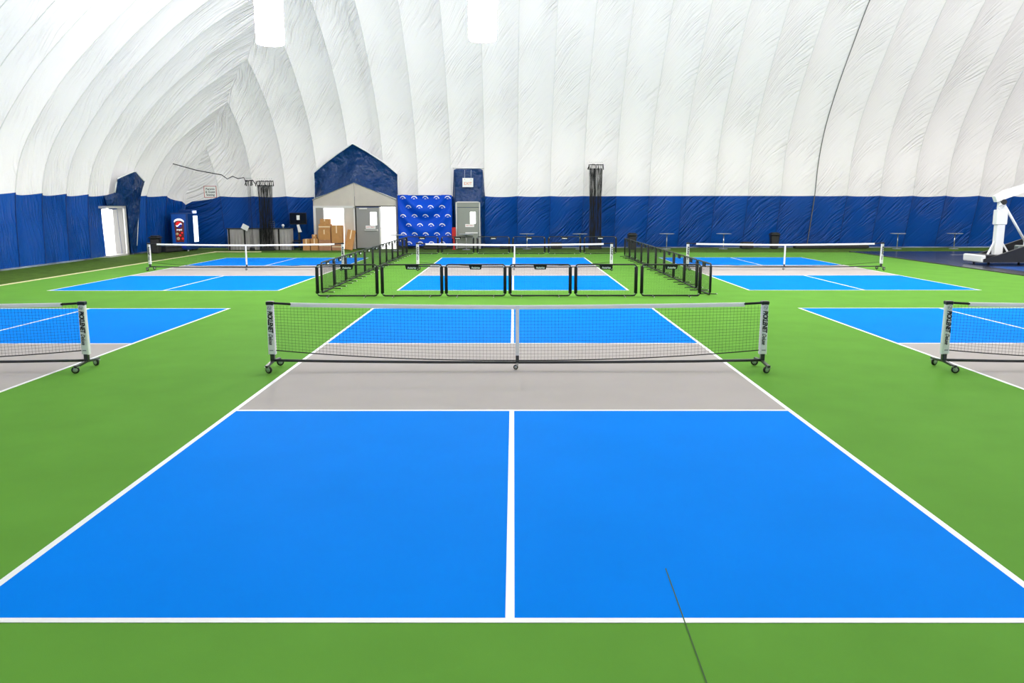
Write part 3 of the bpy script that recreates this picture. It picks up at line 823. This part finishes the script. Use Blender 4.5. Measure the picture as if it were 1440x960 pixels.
carton(-9.70, -9.10, 0, .50, 29.85, 30.4, 'wide cardboard box under the tall stack of three boxes', 'card_dark', tape='h')
carton(-9.72, -9.12, .503, 1.0, 29.87, 30.4, 'cardboard box in the tall stack, directly on the wide bottom box')
carton(-9.69, -9.12, 1.004, 1.28, 29.89, 30.4, 'shallow cardboard box just below the topmost one of the tall stack', tape='h')
carton(-9.62, -9.16, 1.285, 1.53, 29.92, 30.35, 'topmost cardboard box of the tall stack before the bright pane')
carton(-9.06, -8.56, 0, .36, 29.88, 30.4, 'low cardboard box under the large plain carton', 'card_dark', tape='h')
carton(-9.05, -8.55, .363, 1.22, 29.86, 30.4, 'large plain carton standing on a low box near the door')
lean = carton(-8.50, -8.10, 0, .98, 30.15, 30.25, 'flat cardboard carton leaning at the right end of the pile')
lean.rotation_euler = (math.radians(-14), math.radians(9), 0); lean.location = (-8.28, 30.08, -.005)

# ------------------------------------------------------------------ screen on a stand, papers
tv = thing('screen_stand', 'black flat screen on a dark wheeled stand left of the boxes', 'television', (-10.98, 31.0, -.03))
MB().rbox(-.43, .43, -.03, .03, 1.27, 1.86, .01).build('bezel', 'black', tv)
MB().box(-.40, .40, -.035, -.028, 1.31, 1.83).build('screen', 'screen', tv)
MB().box(-.05, .05, .03, .08, .10, 1.6).build('column', 'dark_steel', tv)
MB().rbox(-.28, .28, -.22, .20, .44, .48, .01).build('shelf', 'black', tv)
MB().tube([(-.35, -.25, .08), (0, .05, .10), (.35, -.25, .08)], .03, 6).build('base', 'black', tv)
for q in (-.35, .35): MB().lathe([(.03, -.015), (.04, 0), (.03, .015)], (q, -.25, .04), 12, 'x').build('caster', 'rubber', tv)
tag(MB().box(-11.05, -10.89, 30.955, 30.96, 1.47, 1.70).build('paper_notice', 'paper'), 'white paper taped to the middle of the dark screen', 'paper')
pn = MB(); pn.poly([(-11.06, 30.95, 1.22), (-10.93, 30.95, 1.24), (-10.80, 30.93, .86), (-10.98, 30.93, .84)], (0, .004, 0))
tag(pn.build('paper_notice', 'paper'), 'white paper hanging crooked below the dark screen', 'paper')
st = thing('folding_stool', 'small dark stool on the floor between the counter and the boxes', 'stool', (-10.88, 30.25, -.03))
MB().rbox(-.2, .2, -.18, .18, .40, .44, .01).build('seat', 'black', st)
for a, b in ((-1, -1), (1, -1), (-1, 1), (1, 1)): MB().tube([(a*.17, b*.14, .40), (a*.20, b*.18, 0)], .014, 6).build('leg', 'black', st)

# ------------------------------------------------------------------ grey draped counter
ct = thing('draped_counter', 'long grey draped counter with a dark top against the blue wall', 'counter', (0, 0, -.03))
CX0, CX1, CY = -14.36, -11.20, 30.2
MB().rbox(CX0-.06, CX1+.04, CY-.04, CY+.60, 1.06, 1.10, .01).build('counter_top', 'counter_top', ct)
divs = [-14.28, -13.50, -12.72, -11.78]
for x in divs: MB().box(x-.035, x+.035, CY-.005, CY+.05, 0, 1.06).build('divider_post', 'black_strap', ct)
edges = [CX0]+divs+[CX1]
for a, b in zip(edges, edges[1:]):
    a2, b2 = a+(.035 if a in divs else 0), b-(.035 if b in divs else 0)
    MB().grid(lambda u, v, a=a2, b=b2: (a+(b-a)*u, CY+.02+.025*math.sin(u*(b-a)*38+v*1.2)*(1.1-v), .02+1.04*v), max(6, int((b2-a2)*30)), 4).build('drape', 'counter_cloth', ct)
MB().box(CX1-.02, CX1, CY, CY+.55, 0, 1.06).build('end_drape', 'counter_cloth', ct)
pp = MB(); R = Matrix.Rotation(math.radians(28), 3, 'Y')
pp.box(-.13, .13, -.004, .004, -.17, .17, R=Matrix.Rotation(math.radians(-62), 3, 'Y'))
tag(pp.build('paper_sign', 'paper', loc=(-13.42, 30.10, 1.12)), 'white paper sign tilted against the front edge of the grey counter', 'paper')
rk = thing('wire_rack', 'small pale wire rack standing on the grey counter', 'rack', (-12.16, 30.4, 1.07))
r_ = MB()
for i in range(4): r_.box(-.135+i*.09-.006, -.135+i*.09+.006, -.01, .01, 0, .34)
for j in range(4): r_.box(-.14, .14, -.01, .01, .01+j*.105, .025+j*.105)
r_.build('grid', 'steel', rk); MB().box(-.14, .14, -.06, .06, 0, .012).build('base', 'steel', rk)
bl = thing('desk_ball', 'small white round ornament on the right end of the grey counter', 'ornament', (-11.60, 30.4, 1.07))
MB().lathe([(.05, 0), (.05, .02), (.02, .03), (.02, .09)], n=12).build('base', 'steel', bl)
MB().lathe([(.005, .06), (.05, .075), (.075, .13), (.05, .185), (.005, .20)], n=14).build('globe', 'white_vinyl', bl)

# ------------------------------------------------------------------ drinks machines in the corner
vm = thing('vending_machine', 'dark blue drinks vending machine with a lit cola picture, in the left corner', 'vending machine', (-16.40, 29.35, -.03))
MB().rbox(-.42, .42, 0, .72, .07, 1.86, .015).build('cabinet', 'vend_blue', vm)
fp = MB().box(-.36, .34, -.015, 0, .32, 1.80).build('front_panel', 'vend_lit', vm)
pic = MB(); pic.poly([(-.24+.48*(.5-.5*math.cos(PI*i/8))*1.0, -.02, 1.42+.14*math.sin(PI*i/8)) for i in range(9)][::-1]+[(-.20, -.02, .45), (.20, -.02, .45)], (0, .004, 0))
pic.build('drink_picture', 'vend_dark', fp)
cap = MB(); cap.poly([(.25*math.cos(PI*i/10), -.024, 1.44+.16*math.sin(PI*i/10)) for i in range(11)]+[(.22*math.cos(PI*i/10), -.024, 1.40+.10*math.sin(PI*i/10)) for i in range(10, -1, -1)], (0, .003, 0)); cap.build('white_rim', 'vend_white', fp)
# round emblem: red top, white wave, blue bottom
def disc_slice(fn0, fn1, m, nm):
    mb = MB(); n = 16; R0 = .155; cz = 1.30; cx = -.01
    xs = [-R0+2*R0*i/n for i in range(n+1)]
    top = []; bot = []
    for x in xs:
        h = math.sqrt(max(0, R0*R0-x*x)); a = max(-h, min(h, fn0(x))); b = max(-h, min(h, fn1(x)))
        bot.append((cx+x, -.030, cz+a)); top.append((cx+x, -.030, cz+b))
    b0 = len(mb.v); mb.v += bot+top
    for i in range(n): mb.face((b0+i, b0+i+1, b0+n+2+i, b0+n+1+i))
    mb.build(nm, m, fp)
wv = lambda x: .03*math.sin(x*22)+x*.35
disc_slice(lambda x: wv(x)+.02, lambda x: 1, 'vend_red', 'emblem_red')
disc_slice(lambda x: wv(x)-.045, lambda x: wv(x)+.02, 'vend_white', 'emblem_white')
disc_slice(lambda x: -1, lambda x: wv(x)-.045, 'vend_navy', 'emblem_blue')
link('lettering', text_mesh('pepsi', .13, FACE, (0, -.028, 1.06), 'vend_white', bold=.002), fp)
for (x, z, r) in ((-.12, .85, .07), (.02, .78, .06), (-.08, .62, .08), (.14, .62, .06), (.12, .90, .05)):
    MB().lathe([(r, -.027), (r*.7, -.030)], (x, 0, z), 10, 'y').build('ice_cube', 'vend_red' if x > 0 else 'packing_tape', fp)
MB().box(-.30, .28, -.02, 0, .18, .28).build('delivery_slot', 'vend_navy', vm)
for q in (-.34, .34): MB().box(q-.03, q+.03, .05, .11, 0, .08).build('foot', 'white_vinyl', vm)
cl = thing('drinks_cooler', 'tall cooler with a glowing white front, right of the cola machine', 'cooler', (-16.05, 30.45, -.03))
MB().rbox(-.62, 0, -.36, .36, .06, 2.02, .015).build('cabinet', 'vend_blue', cl)
MB().box(0, .02, -.31, .31, .42, 1.72).build('lit_front', 'cooler_lit', cl)
MB().box(0, .02, -.22, .22, 1.84, 1.97).build('lit_header', 'sign_blue_lit', cl)
MB().box(-.55, -.05, -.3, .3, 0, .06).build('base', 'black', cl)
# white board on the corner triangle
sg = tag(MB().box(-.31, .31, -.012, .012, -.28, .28).build('seating_sign', 'paper', loc=(-14.88, 29.65, 2.86)), 'square white sign lettered for guests, hung on the white corner fabric', 'sign')
fr = MB()
for a, b, c, d in ((-.31, .31, .255, .28), (-.31, .31, -.28, -.255), (-.31, -.285, -.28, .28), (.285, .31, -.28, .28)): fr.box(a, b, -.02, -.012, c, d)
fr.build('red_border', 'red_ink', sg)
for tx, z in (('Parents', .13), ('& Guest', -.01), ('Seating', -.15)):
    link('lettering', text_mesh(tx, .145, FACE, (0, -.016, z), 'ink', bold=.002), sg)

# ------------------------------------------------------------------ gathered divider nets, cable, rope
def divider(x0, x1, y, ztop_, n, label, drift=0, wf=1.0):
    t = thing('divider_net', label, 'net', (0, 0, -.03), 0, 'gathered divider nets by the back wall')
    hdm = MB(); k = int((x1-x0)/.065)
    for i in range(k+1):
        x = x0+(x1-x0)*i/k; a = random.uniform(-.05, .05)
        hdm.tube([(x, y+a, ztop_+random.uniform(-.02, .03)), (x+random.uniform(-.04, .04), y+a-.03, ztop_-.13), (x+random.uniform(-.03, .03), y+a, ztop_-.27)], .018, 5)
    hdm.tube([(x0-.05, y, ztop_-.24), (x0+.03, y, ztop_-.02), (x1+.02, y, ztop_-.02), (x1+.03, y, ztop_-.24)], .02, 6)
    hdm.build('gathered_header', 'black_strap', t)
    rg = MB()
    for i in range(7): rg.lathe([(.02, -.006), (.02, .006)], (x0+(x1-x0)*(i+.5)/7, y, ztop_+.10), 8, 'y')
    rg.build('hook', 'steel', t)
    fb = MB()
    for i in range(n):
        x = random.uniform(x0+.03, x1-.03); yy = y+random.uniform(-.10, .10); pts = []
        ph = random.uniform(0, 6.3); am = random.uniform(.005, .02)
        for j in range(9):
            z = (ztop_-.2)*(1-j/8)
            pts.append((x+drift*(j/8)**1.5+am*math.sin(ph+j*1.1)+(x-(x0+x1)/2)*(-.10*math.sin(PI*j/8)), yy+am*math.cos(ph+j), z))
        fb.tube(pts, random.choice((.004, .005, .008))*wf, 3, cap=False, smooth=False)
    fb.build('netting', 'net_grey', t, kind='stuff')
    bt = MB(); bt.lathe([(.30*(x1-x0)/.75, 0), (.36*(x1-x0)/.75, .04), (.30*(x1-x0)/.75, .12), (.1, .16)], (0, 0, .0), 14)
    bt.xf(Matrix.Diagonal((1, .4, 1)), ((x0+x1)/2+drift, y, 0))
    bt.build('piled_hem', 'net_grey', t)
    return t
divider(3.80, 4.52, 30.9, 4.25, 120, 'black netting gathered in a narrow bundle hanging right of centre', drift=.02)
divider(-12.68, -11.86, 29.9, 3.42, 120, 'black netting gathered in a bundle hanging over the grey counter', drift=.0)
divider(-13.20, -12.90, 29.9, 3.45, 8, 'few thin strands of black netting hanging left of the counter bundle', drift=.0, wf=.6)
cb = MB(); cb.tube([(-16.55, 29.45, 4.20), (-15.35, 29.25, 3.88), (-14.15, 29.30, 3.66), (-13.92, 29.4, 3.47), (-13.70, 29.5, 3.60), (-13.45, 29.55, 3.49),
                    (-13.18, 29.6, 3.54), (-13.12, 29.65, 3.34), (-12.98, 29.7, 3.40), (-12.80, 29.75, 3.42), (-12.70, 29.8, 3.25)], .022, 5)
tag(cb.build('net_cable', 'black_strap'), 'black cable sagging across the white corner fabric to the net bundles', 'cable')
rp = MB(); pts = []
for i in range(60):
    z = 14.0*(i/59); p = back_pt(9, z); q = back_pt(9, z+.05); 
    n_ = Vector((0, -(q.z-p.z), (q.y-p.y))).normalized()
    pts.append(tuple(p+Vector((0, -abs(n_.y), -abs(n_.z)))*.10))
rp.tube(pts, .022, 5); tag(rp.build('wall_rope', 'rope'), 'grey rope running up a seam of the back wall at the right', 'rope')

# ------------------------------------------------------------------ bins, tables, low boxes
def make_bin():
    t = thing('trash_bin', '', 'bin')
    b = MB(); b.rbox(-.21, .21, -.21, .21, 0, .70, .05)
    for i, v in enumerate(b.v):
        k = .82+.18*(v[2]/.70); b.v[i] = (v[0]*k, v[1]*k, v[2])
    b.build('body', 'bin', t)
    MB().rbox(-.245, .245, -.245, .245, .70, .78, .03).build('rim', 'bin', t)
    MB().rbox(-.20, .20, -.20, .20, .78, .84, .04).build('lid', 'bin', t)
    for q in (-1, 1): MB().box(q*.245-.012, q*.245+.012, -.07, .07, .60, .68).build('handle', 'bin', t)
    return t
bn0 = make_bin()
for i, (x, y, s, lb) in enumerate(((6.03, 30.6, 1.0, 'black trash bin beside the far end of the right barrier row'),
                                 (13.40, 31.1, 1.0, 'black trash bin against the back wall behind the far right net'),
                                 (-16.85, 27.6, 1.0, 'black trash bin by the left exit, behind a net post'))):
    o = bn0 if i == 0 else copy_tree(bn0)
    o.location = (x, y, -.03); o.scale = (s, s, s); tag(o, lb, 'bin', 'black trash bins along the walls')
def make_table():
    t = thing('bistro_table', '', 'table')
    MB().lathe([(.36, .765), (.38, .775), (.38, .79), (.36, .795)], n=24).build('table_top', 'table_top', t)
    MB().lathe([(.025, .02), (.025, .765)], n=10).build('stem', 'steel', t)
    MB().lathe([(.22, 0), (.21, .02), (.05, .035)], n=18).build('base', 'table_top', t)
    return t
tb0 = make_table()
TB = [(-5.75, 29.6, 'small round table seen through the bright glass beside the main entrance'),
      (-2.38, 30.5, 'small round table in front of the second exit'),
      (.70, 31.0, 'small round table against the blue wall just left of the frame middle net post'),
      (3.40, 30.9, 'small round table half hidden by the central black net bundle'),
      (7.86, 31.0, 'small round table by the crumpled blue wall, right of the first bin'),
      (10.77, 31.0, 'small round table by the wall, left of the low black box and bin'),
      (19.67, 31.0, 'small round table by the wall behind the left end of the tile floor'),
      (22.58, 31.0, 'small round table by the wall, nearest the basketball hoop')]
TB[2] = (.70, 31.0, 'small round table against the blue wall between second exit and net bundle')
for i, (x, y, lb) in enumerate(TB):
    o = tb0 if i == 0 else copy_tree(tb0)
    o.location = (x, y, -.03); tag(o, lb, 'table', 'small round tables along the back wall')
def lowbox(x0, x1, y, h, label, nm='equipment_case'):
    t = thing(nm, label, 'case', ((x0+x1)/2, y, -.03), 0, 'low black cases along the walls')
    hw = (x1-x0)/2
    MB().rbox(-hw, hw, -.2, .2, .03, h*.7, .03).build('body', 'bin', t)
    MB().rbox(-hw*.98, hw*.98, -.19, .19, h*.7+.005, h, .03).build('lid', 'bin', t)
    MB().tube([(-.08, -.215, h*.5), (-.07, -.24, h*.5), (.07, -.24, h*.5), (.08, -.215, h*.5)], .01, 5).build('handle', 'dark_steel', t)
    return t
lowbox(11.68, 12.30, 31.1, .36, 'low black case on the turf between a table and the right bin')
lowbox(1.92, 2.50, 31.1, .34, 'low black case near the middle of the back wall, left of the net bundle')
lowbox(-.70, -.10, 31.1, .20, 'flat black case on the turf right of the second exit')
lowbox(14.50, 18.30, 31.3, .26, 'very long flat black case lying along the back wall at the right')
lowbox(-4.6, -3.4, 30.9, .22, 'flat black case on the turf under the emblem banner')
lw = lowbox(-.9, .9, 0, .30, 'low dark case between the left bin and the cola machine'); lw.location = (-16.55, 28.6, -.03); lw.rotation_euler = (0, 0, 1.2); lw.scale = (.6, 1, 1)

# ------------------------------------------------------------------ portable basketball hoop at the right edge
bh = thing('basketball_hoop', 'portable basketball hoop with black padded base and white arm, at the right edge', 'basketball hoop', (0, 0, .018))
pd = MB(); pd.poly([(17.75, 19.0, .10), (17.75, 19.0, .34), (17.75, 19.0, .36), (20.6, 19.0, 1.35), (20.6, 19.0, .12)], (0, .10, 0)); pd.build('side_pad', 'hoop_pad', bh)
pd = MB(); pd.poly([(17.75, 20.2, .10), (17.75, 20.2, .34), (17.75, 20.2, .36), (20.6, 20.2, 1.35), (20.6, 20.2, .12)], (0, .10, 0)); pd.build('side_pad', 'hoop_pad', bh)
MB().box(17.20, 20.6, 19.08, 20.22, .10, .16).build('chassis', 'hoop_pad', bh)
pd = MB(); pd.poly([(17.22, 19.0, .10), (17.75, 19.0, .10), (17.75, 19.0, .36), (17.22, 19.0, .22)], (0, .06, 0)); pd.build('side_pad', 'hoop_pad', bh)
MB().rbox(17.16, 17.32, 19.02, 20.28, .09, .36, .03).build('front_ballast', 'hoop_white', bh)
MB().box(17.3, 17.9, 19.06, 20.24, .30, .36).build('deck', 'hoop_pad', bh)
for x in (17.5, 19.2, 20.3):
    for y in (19.15, 20.1): MB().lathe([(.03, -.02), (.05, -.012), (.05, .012), (.03, .02)], (x, y, .05), 12, 'y').build('wheel', 'rubber', bh)
MX, MY = 18.05, 19.62
MB().rbox(MX-.15, MX+.15, MY-.12, MY+.12, .34, 1.55, .02).build('lower_mast', 'hoop_white', bh)
MB().rbox(MX-.20, MX+.20, MY-.14, MY+.14, 1.45, 2.0, .02).build('mast_collar', 'hoop_white', bh)
MB().rbox(MX-.12, MX+.12, MY-.10, MY+.10, 1.95, 2.30, .02).build('upper_mast', 'hoop_white', bh)
for q in (-1, 1): MB().tube([(MX+q*.40, MY-.1, .36), (MX+q*.12, MY, .85)], .04, 4, smooth=False).build('mast_brace', 'hoop_white', bh)
MB().tube([(MX+.12, MY, 2.15), (19.15, MY, .70)], .05, 6).build('diagonal_strut', 'hoop_white', bh)
sp_ = MB(); sp_.tube([(MX-.22, MY-.16, 2.12), (MX-.12, MY-.17, 2.22), (MX+.0, MY-.17, 2.12), (MX-.12, MY-.17, 2.02), (MX-.22, MY-.16, 2.12)], .02, 6); sp_.build('crank_ring', 'hoop_white', bh)
MB().tube([(MX-.28, MY, 2.38), (MX+.15, MY, 2.58), (19.6, MY, 3.05)], [.16, .20, .17], 4, smooth=False).build('main_arm', 'hoop_white', bh)
MB().tube([(19.6, MY, 3.05), (20.9, MY, 3.30)], [.14, .12], 4, smooth=False).build('main_arm', 'hoop_white', bh)
MB().lathe([(.10, -.16), (.10, .16)], (MX, MY, 2.28), 12, 'y').build('pivot', 'dark_steel', bh)
MB().rbox(19.06, 19.36, MY-.12, MY+.12, .60, 2.75, .02).build('rear_mast', 'hoop_white', bh)
for i in range(5): MB().box(19.02, 19.40, MY-.135, MY-.12, .95+i*.36, 1.0+i*.36).build('rung_band', 'black', bh)
MB().rbox(18.75, 19.25, MY-.16, MY+.16, .52, .70, .03).build('winch_box', 'steel', bh)
bb = MB().box(20.9, 20.95, MY-.9, MY+.9, 2.9, 3.95).build('backboard', 'white_vinyl', bh)
rm = MB(); rm.tube([(21.25+.23*math.cos(2*PI*i/24), MY+.23*math.sin(2*PI*i/24), 3.05) for i in range(25)], .01, 6, cap=False); rm.build('rim', 'orange', bh)
